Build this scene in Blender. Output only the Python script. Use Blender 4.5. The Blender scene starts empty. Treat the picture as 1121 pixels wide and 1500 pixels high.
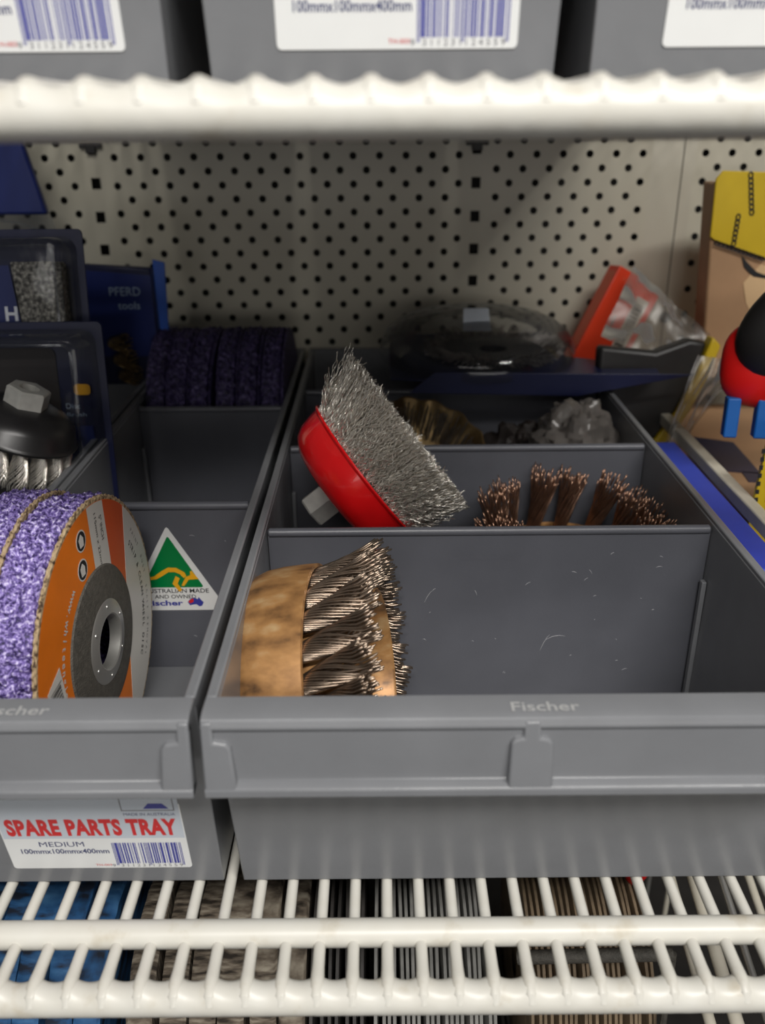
import bpy, math, random
from mathutils import Vector, Matrix, noise
C = bpy.context.scene.collection
R = math.radians
S = 0.001                                   # all measures below are millimetres

# ------------------------------------------------------------------ camera
cd = bpy.data.cameras.new('camera'); cam = bpy.data.objects.new('camera', cd); C.objects.link(cam)
cd.sensor_fit = 'VERTICAL'; cd.sensor_height = 36; cd.sensor_width = 36 * 1121 / 1500
cd.lens = 36 * 1286 / 1500
cam.matrix_world = Matrix.Translation((0, 0, 0.267)) @ Matrix.Rotation(R(90 - 24.3), 4, 'X') @ Matrix.Rotation(-0.008, 4, 'Z')
cd.clip_start = 0.01; cd.clip_end = 20
cd.dof.use_dof = True; cd.dof.focus_distance = 0.375; cd.dof.aperture_fstop = 8.5
bpy.context.scene.camera = cam
vs = bpy.context.scene.view_settings
vs.view_transform = 'Standard'; vs.look = 'None'; vs.gamma = 1; vs.use_curve_mapping = False
vs.exposure = 0.0
# ------------------------------------------------------------------ light
w = bpy.data.worlds.new('world'); bpy.context.scene.world = w; w.use_nodes = True
w.node_tree.nodes['Background'].inputs[0].default_value = (0.95, 0.97, 1.0, 1)
w.node_tree.nodes['Background'].inputs[1].default_value = 0.05
def area(name, loc, target, sx, sy, power, col):
    l = bpy.data.lights.new(name, 'AREA'); l.shape = 'RECTANGLE'; l.size = sx; l.size_y = sy
    l.energy = power; l.color = col
    o = bpy.data.objects.new(name, l); C.objects.link(o); o.location = loc
    o.rotation_euler = (Vector(target) - Vector(loc)).to_track_quat('-Z', 'Y').to_euler()
    return o
area('ceiling_tube_light', (0.35, -0.70, 1.25), (0, 0.3, 0.05), 1.3, 0.08, 31, (1.0, 0.975, 0.93))
area('far_aisle_light', (-0.3, -1.9, 1.35), (0, 0.5, 0.1), 1.6, 0.4, 8, (1.0, 0.98, 0.95))
area('opposite_aisle_bounce_fill', (0.2, -1.9, 0.28), (0, 0.5, 0.2), 2.4, 0.35, 5.5, (1.0, 0.97, 0.92))  # added unseen fill, stands in for bounce off the opposite shelves

# ------------------------------------------------------------------ materials
def mat(name, col, rough=0.5, metal=0.0, var=0.0, vscale=60, bump=0.0, bscale=300, spec=0.5, trans=0, coat=0, sheen=0):
    m = bpy.data.materials.new(name); m.use_nodes = True; nt = m.node_tree
    b = nt.nodes['Principled BSDF']
    b.inputs['Base Color'].default_value = (*col, 1); b.inputs['Roughness'].default_value = rough
    b.inputs['Metallic'].default_value = metal; b.inputs['Specular IOR Level'].default_value = spec
    b.inputs['Coat Weight'].default_value = coat
    tc = nt.nodes.new('ShaderNodeTexCoord')
    if var:
        n = nt.nodes.new('ShaderNodeTexNoise'); n.inputs['Scale'].default_value = vscale; n.inputs['Detail'].default_value = 5
        nt.links.new(tc.outputs['Object'], n.inputs['Vector'])
        r = nt.nodes.new('ShaderNodeValToRGB')
        r.color_ramp.elements[0].position = 0.3; r.color_ramp.elements[1].position = 0.7
        r.color_ramp.elements[0].color = (*[c * (1 - var) for c in col], 1)
        r.color_ramp.elements[1].color = (*[min(1, c * (1 + var)) for c in col], 1)
        nt.links.new(n.outputs['Fac'], r.inputs['Fac']); nt.links.new(r.outputs['Color'], b.inputs['Base Color'])
    if bump:
        n = nt.nodes.new('ShaderNodeTexNoise'); n.inputs['Scale'].default_value = bscale; n.inputs['Detail'].default_value = 4
        nt.links.new(tc.outputs['Object'], n.inputs['Vector'])
        k = nt.nodes.new('ShaderNodeBump'); k.inputs['Strength'].default_value = bump; k.inputs['Distance'].default_value = 0.001
        nt.links.new(n.outputs['Fac'], k.inputs['Height']); nt.links.new(k.outputs['Normal'], b.inputs['Normal'])
    return m

def ramp_mat(name, stops, scale, rough=0.5, metal=0, detail=4, bump=0.0, kind='noise', stretch=(1, 1, 1), bumpd=0.001):
    m = bpy.data.materials.new(name); m.use_nodes = True; nt = m.node_tree; b = nt.nodes['Principled BSDF']
    b.inputs['Roughness'].default_value = rough; b.inputs['Metallic'].default_value = metal
    tc = nt.nodes.new('ShaderNodeTexCoord'); mp = nt.nodes.new('ShaderNodeMapping'); mp.inputs['Scale'].default_value = stretch
    nt.links.new(tc.outputs['Object'], mp.inputs['Vector'])
    if kind == 'noise':
        n = nt.nodes.new('ShaderNodeTexNoise'); n.inputs['Detail'].default_value = detail; out = n.outputs['Fac']
    else:
        n = nt.nodes.new('ShaderNodeTexVoronoi'); out = n.outputs['Distance']
    n.inputs['Scale'].default_value = scale; nt.links.new(mp.outputs[0], n.inputs['Vector'])
    r = nt.nodes.new('ShaderNodeValToRGB'); e = r.color_ramp.elements
    while len(e) < len(stops): e.new(0.5)
    for i, (p, c) in enumerate(stops): e[i].position = p; e[i].color = (*c, 1)
    nt.links.new(out, r.inputs['Fac']); nt.links.new(r.outputs['Color'], b.inputs['Base Color'])
    if bump:
        k = nt.nodes.new('ShaderNodeBump'); k.inputs['Strength'].default_value = bump; k.inputs['Distance'].default_value = bumpd
        nt.links.new(out, k.inputs['Height']); nt.links.new(k.outputs['Normal'], b.inputs['Normal'])
    return m

def clear_mat(name, tint=(0.9, 0.91, 0.93), rough=0.08, haze=0.0, hazecol=(0.8, 0.8, 0.8), refl=1.0):
    m = bpy.data.materials.new(name); m.use_nodes = True; nt = m.node_tree; nt.nodes.clear()
    out = nt.nodes.new('ShaderNodeOutputMaterial'); t = nt.nodes.new('ShaderNodeBsdfTransparent'); t.inputs[0].default_value = (*tint, 1)
    g = nt.nodes.new('ShaderNodeBsdfGlossy'); g.inputs['Roughness'].default_value = rough
    f = nt.nodes.new('ShaderNodeFresnel'); f.inputs[0].default_value = 1.5
    mu = nt.nodes.new('ShaderNodeMath'); mu.operation = 'MULTIPLY'; mu.inputs[1].default_value = refl; nt.links.new(f.outputs[0], mu.inputs[0])
    mx = nt.nodes.new('ShaderNodeMixShader'); nt.links.new(mu.outputs[0], mx.inputs[0]); nt.links.new(t.outputs[0], mx.inputs[1]); nt.links.new(g.outputs[0], mx.inputs[2])
    last = mx
    if haze:
        d = nt.nodes.new('ShaderNodeBsdfDiffuse'); d.inputs[0].default_value = (*hazecol, 1)
        m2 = nt.nodes.new('ShaderNodeMixShader'); m2.inputs[0].default_value = haze
        nt.links.new(mx.outputs[0], m2.inputs[1]); nt.links.new(d.outputs[0], m2.inputs[2]); last = m2
    nt.links.new(last.outputs[0], out.inputs[0])
    return m

def srgb(r, g, b): return tuple(((c / 255) / 12.92 if c / 255 <= 0.04045 else ((c / 255 + 0.055) / 1.055) ** 2.4) for c in (r, g, b))

M = {}
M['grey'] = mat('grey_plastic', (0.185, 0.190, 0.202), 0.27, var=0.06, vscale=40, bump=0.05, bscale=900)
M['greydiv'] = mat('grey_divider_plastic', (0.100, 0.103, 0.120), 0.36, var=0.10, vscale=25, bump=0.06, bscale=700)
M['scuff'] = mat('scuffed_plastic', (0.42, 0.42, 0.44), 0.6)
M['worn'] = mat('worn_lettering', (0.40, 0.40, 0.40), 0.5)
M['white'] = ramp_mat('white_coated_wire', [(0.0, srgb(120, 105, 80)), (0.30, srgb(190, 182, 165)), (0.42, srgb(208, 205, 196)), (1, srgb(217, 216, 210))], 55, 0.38, detail=9)
M['paper'] = mat('label_paper', srgb(225, 226, 226), 0.35, var=0.02)
M['paperband'] = mat('label_grey_band', srgb(195, 202, 212), 0.35)
M['red_ink'] = mat('red_ink', srgb(205, 38, 42), 0.4)
M['blue_ink'] = mat('blue_ink', srgb(58, 62, 150), 0.4)
M['navy_ink'] = mat('navy_ink', srgb(60, 66, 110), 0.4)
M['black_ink'] = mat('black_ink', (0.012, 0.012, 0.014), 0.45)
M['grey_ink'] = mat('grey_ink', (0.2, 0.2, 0.22), 0.45)
M['orange'] = mat('orange_print', srgb(228, 118, 20), 0.38, var=0.05, vscale=80)
M['orange_dark'] = mat('deep_orange_print', srgb(205, 82, 22), 0.35)
M['white_print'] = mat('white_print', srgb(205, 202, 196), 0.35)
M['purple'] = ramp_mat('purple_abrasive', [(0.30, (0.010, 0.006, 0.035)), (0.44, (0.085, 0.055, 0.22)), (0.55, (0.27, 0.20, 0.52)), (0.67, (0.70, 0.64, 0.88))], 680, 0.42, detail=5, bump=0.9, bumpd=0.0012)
M['purple_shaded'] = ramp_mat('shaded_purple_abrasive', [(0.32, (0.008, 0.005, 0.02)), (0.5, (0.035, 0.024, 0.09)), (0.66, (0.10, 0.075, 0.20))], 380, 0.55, detail=5, bump=0.9, bumpd=0.0012)  # darker copy of the purple: rear compartment's shade put into the colour
M['backing'] = ramp_mat('woven_backing', [(0.35, srgb(70, 52, 38)), (0.5, srgb(176, 152, 118)), (1, srgb(212, 194, 160))], 500, 0.7, bump=0.8)
M['hub'] = mat('fibre_hub', (0.085, 0.078, 0.066), 0.62, var=0.25, vscale=500, bump=0.5, bscale=1500)
M['steel'] = mat('steel', (0.62, 0.61, 0.58), 0.42, 0.85)
M['nut'] = mat('zinc_nut', (0.66, 0.65, 0.61), 0.45, 0.45, var=0.1, vscale=200)
M['wire'] = mat('bright_wire', (0.82, 0.78, 0.71), 0.20, 0.80, var=0.1, spec=1.0, vscale=120)
M['redpaint'] = mat('red_enamel', (0.74, 0.008, 0.010), 0.22, var=0.10, vscale=45, coat=0.6, spec=0.5)
M['rust'] = ramp_mat('rusty_steel', [(0.28, srgb(84, 62, 44)), (0.40, srgb(146, 106, 66)), (0.56, srgb(180, 134, 84)), (0.78, srgb(206, 176, 132))], 130, 0.42, 0.35, detail=10, bump=0.15, stretch=(1, 1, 0.6))
M['knotwire'] = mat('tarnished_wire', (0.43, 0.335, 0.26), 0.30, 0.95, var=0.35, vscale=140)
M['copper'] = mat('coppery_wire', (0.40, 0.235, 0.16), 0.33, 0.9, var=0.40, vscale=160)
M['darksteel'] = mat('black_painted_steel', (0.022, 0.021, 0.022), 0.30, 0.3, var=0.2, vscale=80)
M['green'] = mat('green_print', srgb(0, 122, 62), 0.3)
M['gold'] = mat('gold_print', srgb(232, 168, 30), 0.35)
M['sticker'] = mat('sticker_white', srgb(222, 222, 220), 0.35)
M['clear'] = clear_mat('clear_blister', haze=0.015, hazecol=(0.5, 0.52, 0.58), refl=.8)
M['clearbag'] = clear_mat('clear_bag', (0.86, 0.84, 0.80), 0.32, haze=0.10, hazecol=(0.45, 0.42, 0.38))
M['bag'] = clear_mat('crumpled_bag', (0.6, 0.58, 0.56), 0.2, haze=0.30, hazecol=(0.42, 0.38, 0.35))
M['bluecard'] = mat('blue_card', (0.010, 0.020, 0.12), 0.35)
M['navycard'] = mat('navy_card', (0.007, 0.010, 0.045), 0.4)
M['brightblue'] = mat('bright_blue_card', (0.02, 0.10, 0.50), 0.4)
M['pad'] = ramp_mat('grey_scouring_pad', [(0.35, (0.03, 0.028, 0.024)), (0.5, (0.15, 0.14, 0.12)), (0.68, (0.42, 0.40, 0.34))], 420, 0.8, bump=0.8)
M['darkcard'] = mat('black_card', (0.02, 0.014, 0.012), 0.6)
M['white_ink'] = mat('white_ink', (0.75, 0.77, 0.80), 0.5)
M['dull_ink'] = mat('dull_white_ink', (0.28, 0.36, 0.48), 0.5)
M['cyan_ink'] = mat('cyan_ink', (0.03, 0.25, 0.7), 0.5)
M['redbox'] = mat('orange_red_card', srgb(222, 62, 30), 0.4)
M['redbox2'] = mat('pale_orange_card', srgb(215, 100, 72), 0.4)
M['yellow'] = mat('yellow_card', srgb(198, 168, 22), 0.4)
M['tan'] = mat('tan_card', srgb(168, 132, 98), 0.6, var=0.15, vscale=20)
M['skin'] = mat('printed_hand_tan', srgb(205, 172, 130), 0.6)
M['blackrub'] = mat('black_rubber', (0.012, 0.011, 0.011), 0.45)
M['redplast'] = mat('red_plastic', srgb(226, 24, 22), 0.35)
M['blueplast'] = mat('blue_plastic', srgb(14, 92, 170), 0.5)
M['bluebox'] = mat('blue_box', srgb(48, 72, 190), 0.5, var=0.05)
M['lath'] = mat('white_lath', srgb(212, 206, 190), 0.55, var=0.08)
M['dark'] = mat('dark_deck', (0.018, 0.016, 0.015), 0.7, var=0.3)
M['brass'] = mat('brassy_metal', (0.22, 0.15, 0.07), 0.35, 0.9, var=0.3, vscale=60)
M['fringe'] = mat('dull_fringe', (0.36, 0.33, 0.31), 0.4, 0.8, var=0.5, vscale=200)
M['blueflap'] = ramp_mat('blue_flap', [(0.38, (0.012, 0.02, 0.04)), (0.5, (0.02, 0.10, 0.26)), (0.75, (0.08, 0.24, 0.48))], 60, 0.7, stretch=(4, 1, 1))
M['tanflap'] = ramp_mat('tan_flap', [(0.38, (0.03, 0.022, 0.015)), (0.52, (0.17, 0.135, 0.10)), (0.72, (0.42, 0.37, 0.29))], 90, 0.8, stretch=(5, 1, 1), bump=0.5)
M['greydisc'] = mat('grey_disc', (0.26, 0.255, 0.24), 0.7, var=0.3, vscale=90)
M['browndisc'] = mat('brown_disc', (0.22, 0.16, 0.10), 0.7, var=0.3, vscale=90)
M['blackdisc'] = mat('black_disc', (0.05, 0.045, 0.042), 0.6, var=0.4, vscale=90)

def board_mat(square):
    m = bpy.data.materials.new('perforated_panel_square' if square else 'perforated_panel_round'); m.use_nodes = True; nt = m.node_tree
    b = nt.nodes['Principled BSDF']; b.inputs['Roughness'].default_value = 0.30
    L = nt.links.new
    def math_(op, a, c=None, d=None):
        n = nt.nodes.new('ShaderNodeMath'); n.operation = op
        for i, v in enumerate((a, c, d)):
            if v is None: continue
            if isinstance(v, (int, float)): n.inputs[i].default_value = v
            else: L(v, n.inputs[i])
        return n.outputs[0]
    uv = nt.nodes.new('ShaderNodeUVMap'); sep = nt.nodes.new('ShaderNodeSeparateXYZ'); L(uv.outputs[0], sep.inputs[0])
    u, v = sep.outputs[0], sep.outputs[1]
    if square:   # u, v in square pitches, centred on integers
        du = math_('ABSOLUTE', math_('SUBTRACT', u, math_('ROUND', u)))
        dv = math_('ABSOLUTE', math_('SUBTRACT', v, math_('ROUND', v)))
        hole = math_('MULTIPLY', math_('LESS_THAN', du, 3.4 / 23.6), math_('LESS_THAN', dv, 3.9 / 23.6))
    else:
        def lat(off):
            du = math_('SUBTRACT', math_('ADD', u, off), math_('ROUND', math_('ADD', u, off)))
            dv = math_('SUBTRACT', math_('ADD', v, off), math_('ROUND', math_('ADD', v, off)))
            return math_('LESS_THAN', math_('ADD', math_('MULTIPLY', du, du), math_('MULTIPLY', dv, dv)), (2.6 / 19.4) ** 2)
        hole = math_('MAXIMUM', lat(0.0), lat(0.5))
    tc = nt.nodes.new('ShaderNodeTexCoord'); n = nt.nodes.new('ShaderNodeTexNoise'); n.inputs['Scale'].default_value = 9; n.inputs['Detail'].default_value = 4
    L(tc.outputs['Object'], n.inputs['Vector']); r = nt.nodes.new('ShaderNodeValToRGB')
    r.color_ramp.elements[0].position = .3; r.color_ramp.elements[1].position = .7
    r.color_ramp.elements[0].color = (*srgb(180, 174, 157), 1); r.color_ramp.elements[1].color = (*srgb(196, 192, 176), 1)
    L(n.outputs[0], r.inputs[0]); L(r.outputs[0], b.inputs['Base Color'])
    t = nt.nodes.new('ShaderNodeBsdfTransparent'); mx = nt.nodes.new('ShaderNodeMixShader')
    L(hole, mx.inputs[0]); L(b.outputs[0], mx.inputs[1]); L(t.outputs[0], mx.inputs[2])
    L(mx.outputs[0], nt.nodes['Material Output'].inputs[0])
    return m
M['board'] = board_mat(False); M['boardsq'] = board_mat(True)
M['boardplain'] = mat('panel_enamel', srgb(188, 183, 168), 0.30, var=0.03, vscale=9)

# ------------------------------------------------------------------ mesh building
_tx = {}
def text_geo(s, bold=0.0, spacing=1.0):
    key = (s, bold, spacing)
    if key in _tx: return _tx[key]
    c = bpy.data.curves.new('txt', 'FONT'); c.body = s; c.size = 1; c.offset = bold; c.space_character = spacing; c.resolution_u = 3
    o = bpy.data.objects.new('txt', c); me = bpy.data.meshes.new_from_object(o)
    vsx = [v.co.copy() for v in me.vertices]; fs = [tuple(p.vertices) for p in me.polygons]
    bpy.data.objects.remove(o); bpy.data.curves.remove(c); bpy.data.meshes.remove(me)
    x0 = min(v.x for v in vsx); x1 = max(v.x for v in vsx); y0 = min(v.y for v in vsx); y1 = max(v.y for v in vsx)
    _tx[key] = (vsx, fs, x0, x1, y0, y1); return _tx[key]

class MB:
    def __init__(s): s.v = []; s.f = []; s.m = []; s.T = Matrix.Identity(4)
    def add(s, vs_, fs, m=0):
        b = len(s.v); s.v += [s.T @ Vector(p) for p in vs_]
        for f in fs: s.f.append([b + i for i in f]); s.m.append(m)
        return s
    def box(s, x0, y0, z0, x1, y1, z1, m=0):
        return s.add([(x0, y0, z0), (x1, y0, z0), (x1, y1, z0), (x0, y1, z0), (x0, y0, z1), (x1, y0, z1), (x1, y1, z1), (x0, y1, z1)],
                     [(0, 3, 2, 1), (4, 5, 6, 7), (0, 1, 5, 4), (1, 2, 6, 5), (2, 3, 7, 6), (3, 0, 4, 7)], m)
    def prism(s, pts, z0, z1, m=0):      # polygon in local x,y pulled along z
        n = len(pts)
        a = sum(pts[i][0] * pts[(i + 1) % n][1] - pts[(i + 1) % n][0] * pts[i][1] for i in range(n))
        if a < 0: pts = pts[::-1]
        vs_ = [(p[0], p[1], z0) for p in pts] + [(p[0], p[1], z1) for p in pts]
        fs = [tuple(range(n))[::-1], tuple(range(n, 2 * n))] + [(i, (i + 1) % n, n + (i + 1) % n, n + i) for i in range(n)]
        return s.add(vs_, fs, m)
    def lathe(s, prof, n=64, m=0, closed=False):   # prof (r,z)
        vs_ = []; fs = []
        for r, z in prof:
            for i in range(n):
                a = 2 * math.pi * i / n; vs_.append((r * math.cos(a), r * math.sin(a), z))
        k = len(prof); rng = k if closed else k - 1
        for j in range(rng):
            for i in range(n):
                a, b = j * n + i, j * n + (i + 1) % n; c, d = ((j + 1) % k) * n + (i + 1) % n, ((j + 1) % k) * n + i
                fs.append((a, b, c, d))
        return s.add(vs_, fs, m)
    def tube(s, pts, r, n=6, m=0, caps=True):
        pts = [Vector(p) for p in pts]; vs_ = []; fs = []; k = len(pts)
        up = Vector((0.123, 0.456, 0.88)).normalized(); prev = None
        for j, p in enumerate(pts):
            t = (pts[min(j + 1, k - 1)] - pts[max(j - 1, 0)]).normalized()
            if prev is None:
                a = t.cross(up)
                if a.length < 0.1: a = t.cross(Vector((1, 0, 0)))
            else: a = prev - t * prev.dot(t)
            a.normalize(); prev = a; b = t.cross(a); rr = r[j] if isinstance(r, (list, tuple)) else r
            for i in range(n):
                q = 2 * math.pi * i / n; vs_.append(p + a * rr * math.cos(q) + b * rr * math.sin(q))
        for j in range(k - 1):
            for i in range(n): fs.append((j * n + i, j * n + (i + 1) % n, (j + 1) * n + (i + 1) % n, (j + 1) * n + i))
        if caps: fs.append(tuple(range(n))[::-1]); fs.append(tuple(range((k - 1) * n, k * n)))
        return s.add(vs_, fs, m)
    def text(s, txt, x, y, w_, h, z=0.12, m=0, bold=0.0, spacing=1.0):  # fits the text in a box
        v, f, x0, x1, y0, y1 = text_geo(txt, bold, spacing)
        return s.add([(x + (p.x - x0) / (x1 - x0) * w_, y + (p.y - y0) / (y1 - y0) * h, z) for p in v], f, m)
    def arc_text(s, txt, cx, cy, r, a0, a1, h, z=0.12, m=0, inward=False, bold=0.0):
        n = len(txt); T0 = s.T.copy()
        for i, ch in enumerate(txt):
            if ch == ' ': continue
            a = a0 + (a1 - a0) * (i + 0.5) / n
            rot = a - math.pi / 2 if not inward else a + math.pi / 2
            s.T = T0 @ Matrix.Translation((cx + r * math.cos(a), cy + r * math.sin(a), 0)) @ Matrix.Rotation(rot, 4, 'Z')
            v, f, x0, x1, y0, y1 = text_geo(ch, bold)
            s.add([((p.x - (x0 + x1) / 2) * h, p.y * h, z) for p in v], f, m)
        s.T = T0; return s
    def build(s, name, mats, parent=None, bevel=0.0, seg=2, angle=35, loc=None, flat=False):
        me = bpy.data.meshes.new(name); me.from_pydata([tuple(p * S) for p in s.v], [], s.f)
        for k in (mats if isinstance(mats, (list, tuple)) else [mats]): me.materials.append(M[k])
        me.polygons.foreach_set('material_index', s.m)
        if not flat:
            me.polygons.foreach_set('use_smooth', [True] * len(s.f)); me.set_sharp_from_angle(angle=R(angle))
        me.update()
        o = bpy.data.objects.new(name, me); C.objects.link(o)
        if parent: o.parent = parent
        if loc: o.location = Vector(loc) * S
        if bevel:
            b = o.modifiers.new('bevel', 'BEVEL'); b.width = bevel * S; b.segments = seg; b.limit_method = 'ANGLE'; b.angle_limit = R(40)
            b.harden_normals = False
        return o

def tag(o, label, cat, group=None, kind=None):
    o['label'] = label; o['category'] = cat
    if group: o['group'] = group
    if kind: o['kind'] = kind
    return o
def thing(name, label, cat, loc=(0, 0, 0), rot=None, group=None):
    o = bpy.data.objects.new(name, None); C.objects.link(o); o.empty_display_size = 0.02
    m = Matrix.Translation(Vector(loc) * S)
    if rot is not None: m = m @ (rot.to_4x4() if isinstance(rot, Matrix) else Matrix.Rotation(rot, 4, 'Z'))
    o.matrix_world = m
    return tag(o, label, cat, group)
def dup(root, label, loc=None, rot=None, group=None, skip=()):
    r = root.copy(); C.objects.link(r); r['label'] = label
    if group: r['group'] = group
    if loc is not None:
        m = Matrix.Translation(Vector(loc) * S)
        if rot is not None: m = m @ (rot.to_4x4() if isinstance(rot, Matrix) else Matrix.Rotation(rot, 4, 'Z'))
        r.matrix_world = m
    for ch in list(root.children):
        if ch.name.split('.')[0] in skip: continue
        c = ch.copy(); C.objects.link(c); c.parent = r
        for g in list(ch.children):
            d = g.copy(); C.objects.link(d); d.parent = c
    return r
def frame(xa, ya):                       # rotation whose local x, y are the given world directions
    xa = Vector(xa).normalized(); za = xa.cross(Vector(ya)).normalized(); ya = za.cross(xa)
    return Matrix((xa, ya, za)).transposed()
def axis_frame(z, hint=(0, 0, 1)):
    z = Vector(z).normalized(); x = Vector(hint).cross(z).normalized(); y = z.cross(x)
    return Matrix((x, y, z)).transposed()
FACE_FRONT = frame((1, 0, 0), (0, 0, 1))     # picture plane looking at us (normal -Y)
FACE_RIGHT = frame((0, 1, 0), (0, 0, 1))     # normal +X

EAN_L = ['0001101', '0011001', '0010011', '0111101', '0100011', '0110001', '0101111', '0111011', '0110111', '0001011']
def barcode(mb, x, y, w_, h, m, code='9311231124559', guard=1.2, z=0.12):
    par = {'9': 'LGGLGL'}[code[0]]
    bits = [('101', 1)]
    for d, p in zip(code[1:7], par):
        l = EAN_L[int(d)]
        bits.append((l if p == 'L' else ''.join('1' if c == '0' else '0' for c in l)[::-1], 0))
    bits.append(('01010', 1))
    for d in code[7:]: bits.append((''.join('1' if c == '0' else '0' for c in EAN_L[int(d)]), 0))
    bits.append(('101', 1)); u = w_ / 95; k = 0
    for b, g in bits:
        for c in b:
            if c == '1':
                y0 = y - (guard if g else 0)
                mb.add([(x + k * u, y0, z), (x + (k + 1) * u, y0, z), (x + (k + 1) * u, y + h, z), (x + k * u, y + h, z)], [(0, 1, 2, 3)], m)
            k += 1
def roundrect(x0, y0, x1, y1, r, n=5):
    p = []
    for cx, cy, a in ((x1 - r, y1 - r, 0), (x0 + r, y1 - r, 90), (x0 + r, y0 + r, 180), (x1 - r, y0 + r, 270)):
        for i in range(n + 1):
            q = R(a + 90 * i / n); p.append((cx + r * math.cos(q), cy + r * math.sin(q)))
    return p

# ------------------------------------------------------------------ setting: perforated back panel and deck below
def back_panel():
    me = bpy.data.meshes.new('wall_back')
    P, U = 19.35, 19.5
    #   x0, x1, material, u-origin, pitch
    strips = [(-420, -218.4, 0, -225.0), (-218.4, -200.4, 1, -209.1), (-200.4, 63, 0, -193.6 + 0.0), (63, 79, 1, 70.9), (79, 199, 0, 95.3), (199, 221.6, 2, 0), (222.4, 231, 2, 0), (231, 460, 0, 237.8)]
    vs_ = []; fs = []; ms = []; uvs = []
    z0, z1 = -240, 420
    for x0, x1, m, ox in strips:
        b = len(vs_); y = 690
        vs_ += [(x0, y, z0), (x1, y, z0), (x1, y, z1), (x0, y, z1)]; fs.append((b, b + 1, b + 2, b + 3)); ms.append(m)
        if m == 1:
            oz = 222.8 if ox < 0 else 221.4; pz = 23.6
            uvs += [((x - ox) / pz, (z - oz) / pz) for x, z in ((x0, z0), (x1, z0), (x1, z1), (x0, z1))]
        else:
            uvs += [((x - ox) / P, (z - 240.5) / U) for x, z in ((x0, z0), (x1, z0), (x1, z1), (x0, z1))]
    me.from_pydata([tuple(c * S for c in v) for v in vs_], [], fs)
    for k in ('board', 'boardsq', 'boardplain'): me.materials.append(M[k])
    me.polygons.foreach_set('material_index', ms)
    uvl = me.uv_layers.new(name='UVMap')
    for i, q in enumerate(uvs): uvl.data[i].uv = q
    o = bpy.data.objects.new('wall_back', me); C.objects.link(o); o['kind'] = 'structure'
    b = MB(); b.box(-420, 706, -240, 460, 712, 420)
    b.box(-420, 692, -240, -416, 706, 420); b.box(456, 692, -240, 460, 706, 420)
    o2 = b.build('cavity_dark_sheet', 'dark'); o2['kind'] = 'structure'  # near-black sheet closing the cavity, its colour stands for the void's shade
    # dark bracket hooks through the panel and a black disc drawn for a dark bolt hole
    for x in (-209, 70.9):
        h = MB(); h.box(x - 8, 686, 247, x + 8, 691, 251).box(x - 3.5, 685, 243.5, x + 3.5, 691, 251)
        tag(h.build('bracket_hook', 'blackrub', bevel=0.4), 'dark bracket hook at the top of the %s column of square holes' % ('left' if x < 0 else 'centre'), 'hook')
    p = MB(); p.T = Matrix.Translation((223, 689.5, 121)) @ Matrix.Rotation(R(90), 4, 'X'); p.lathe([(0.01, 1.5), (3, 1.5), (4.2, 0.4), (4.4, -1)], 24)
    tag(p.build('bolt_hole_disc', 'blackrub'), 'round black disc standing in for the dark bolt hole in the panel seam on the right', 'bolt hole')
    f = MB(); f.box(-420, 120, -246, 460, 706, -240); o = f.build('floor', 'dark'); o['kind'] = 'structure'
back_panel()

# ------------------------------------------------------------------ wire shelves
def wire_shelf(zt, label, x_first, x_last, rail, fil):
    t = thing('wire_shelf', label, 'shelf', (0, 200, zt))
    k = 0; wire0 = None; x = x_first
    while x <= x_last:
        if wire0 is None:
            b = MB()
            # rod with swept front that turns over the front rod
            pts = [(0, 484, -2.3), (0, 300, -2.3), (0, 50, -2.3), (0, 42, -2.3), (0, 34, -2.3), (0, 29, -2.3), (0, 23, -2.3), (0, 16, -2.3), (0, 12, -2.3), (0, 8.5, -2.3), (0, 5.5, -2.3), (0, 2.8, -3.4), (0, 1.5, -5.2), (0, 2.4, -8)]
            b.tube(pts, [2.1, 2.1, 2.1, 2.1, 2.1, 2.1, 2.1, 2.15, 2.2, 2.4, 2.5, 2.3, 1.8, .8], 12)
            wire0 = b.build('wire', 'white', t, loc=(x, 0, 0))
        else:
            c = wire0.copy(); C.objects.link(c); c.parent = t; c.location = Vector((x, 0, 0)) * S
        x += 12.05; k += 1
    x0, x1 = x_first - 8, x_last + 8
    rod = MB(); st = 1.2; n = int((x1 - x0) / st); m_ = 28; vs_ = []
    for i in range(n + 1):
        xx = x0 + st * i; ph = (xx - x_first) / 12.05; dx = (ph - round(ph)) * 12.05
        g = math.exp(-(abs(dx) / fil) ** 1.8)                 # coating swells up round every wire end
        for j in range(m_):
            a = 2 * math.pi * j / m_; rr = 5.4
            top = max(0, math.sin(a + .35)) ** 1.5
            rr += 1.9 * g * top + .08 * noise.noise(Vector((xx * .3, a * 2, zt)))
            vs_.append((xx, 5.0 + rr * math.cos(a), -7.5 + rr * math.sin(a)))
    rod.add(vs_, [(i * m_ + j, i * m_ + (j + 1) % m_, (i + 1) * m_ + (j + 1) % m_, (i + 1) * m_ + j) for i in range(n) for j in range(m_)])
    rod.build('front_rod', 'white', t)
    rl = MB(); rl.tube([(x0 + (x1 - x0) * i / 20, rail[0], rail[1]) for i in range(21)], 5.0, 20); rl.build('support_rod', 'white', t)
    bk = MB(); bk.tube([(x0, 470, -6.5), (x1, 470, -6.5)], 3.5, 14); bk.tube([(x0, 250, -6.5), (x1, 250, -6.5)], 3.5, 14); bk.build('rear_rods', 'white', t)
    return t
wire_shelf(0, 'lower white coated wire shelf carrying the open grey trays', -132 - 12.05 * 14, 320, (26.5, -1.9), 2.9)
wire_shelf(275, 'upper white coated wire shelf across the top of the picture', -61.9 - 12.05 * 17, 300, (29.5, -6.8), 3.6)

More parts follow.
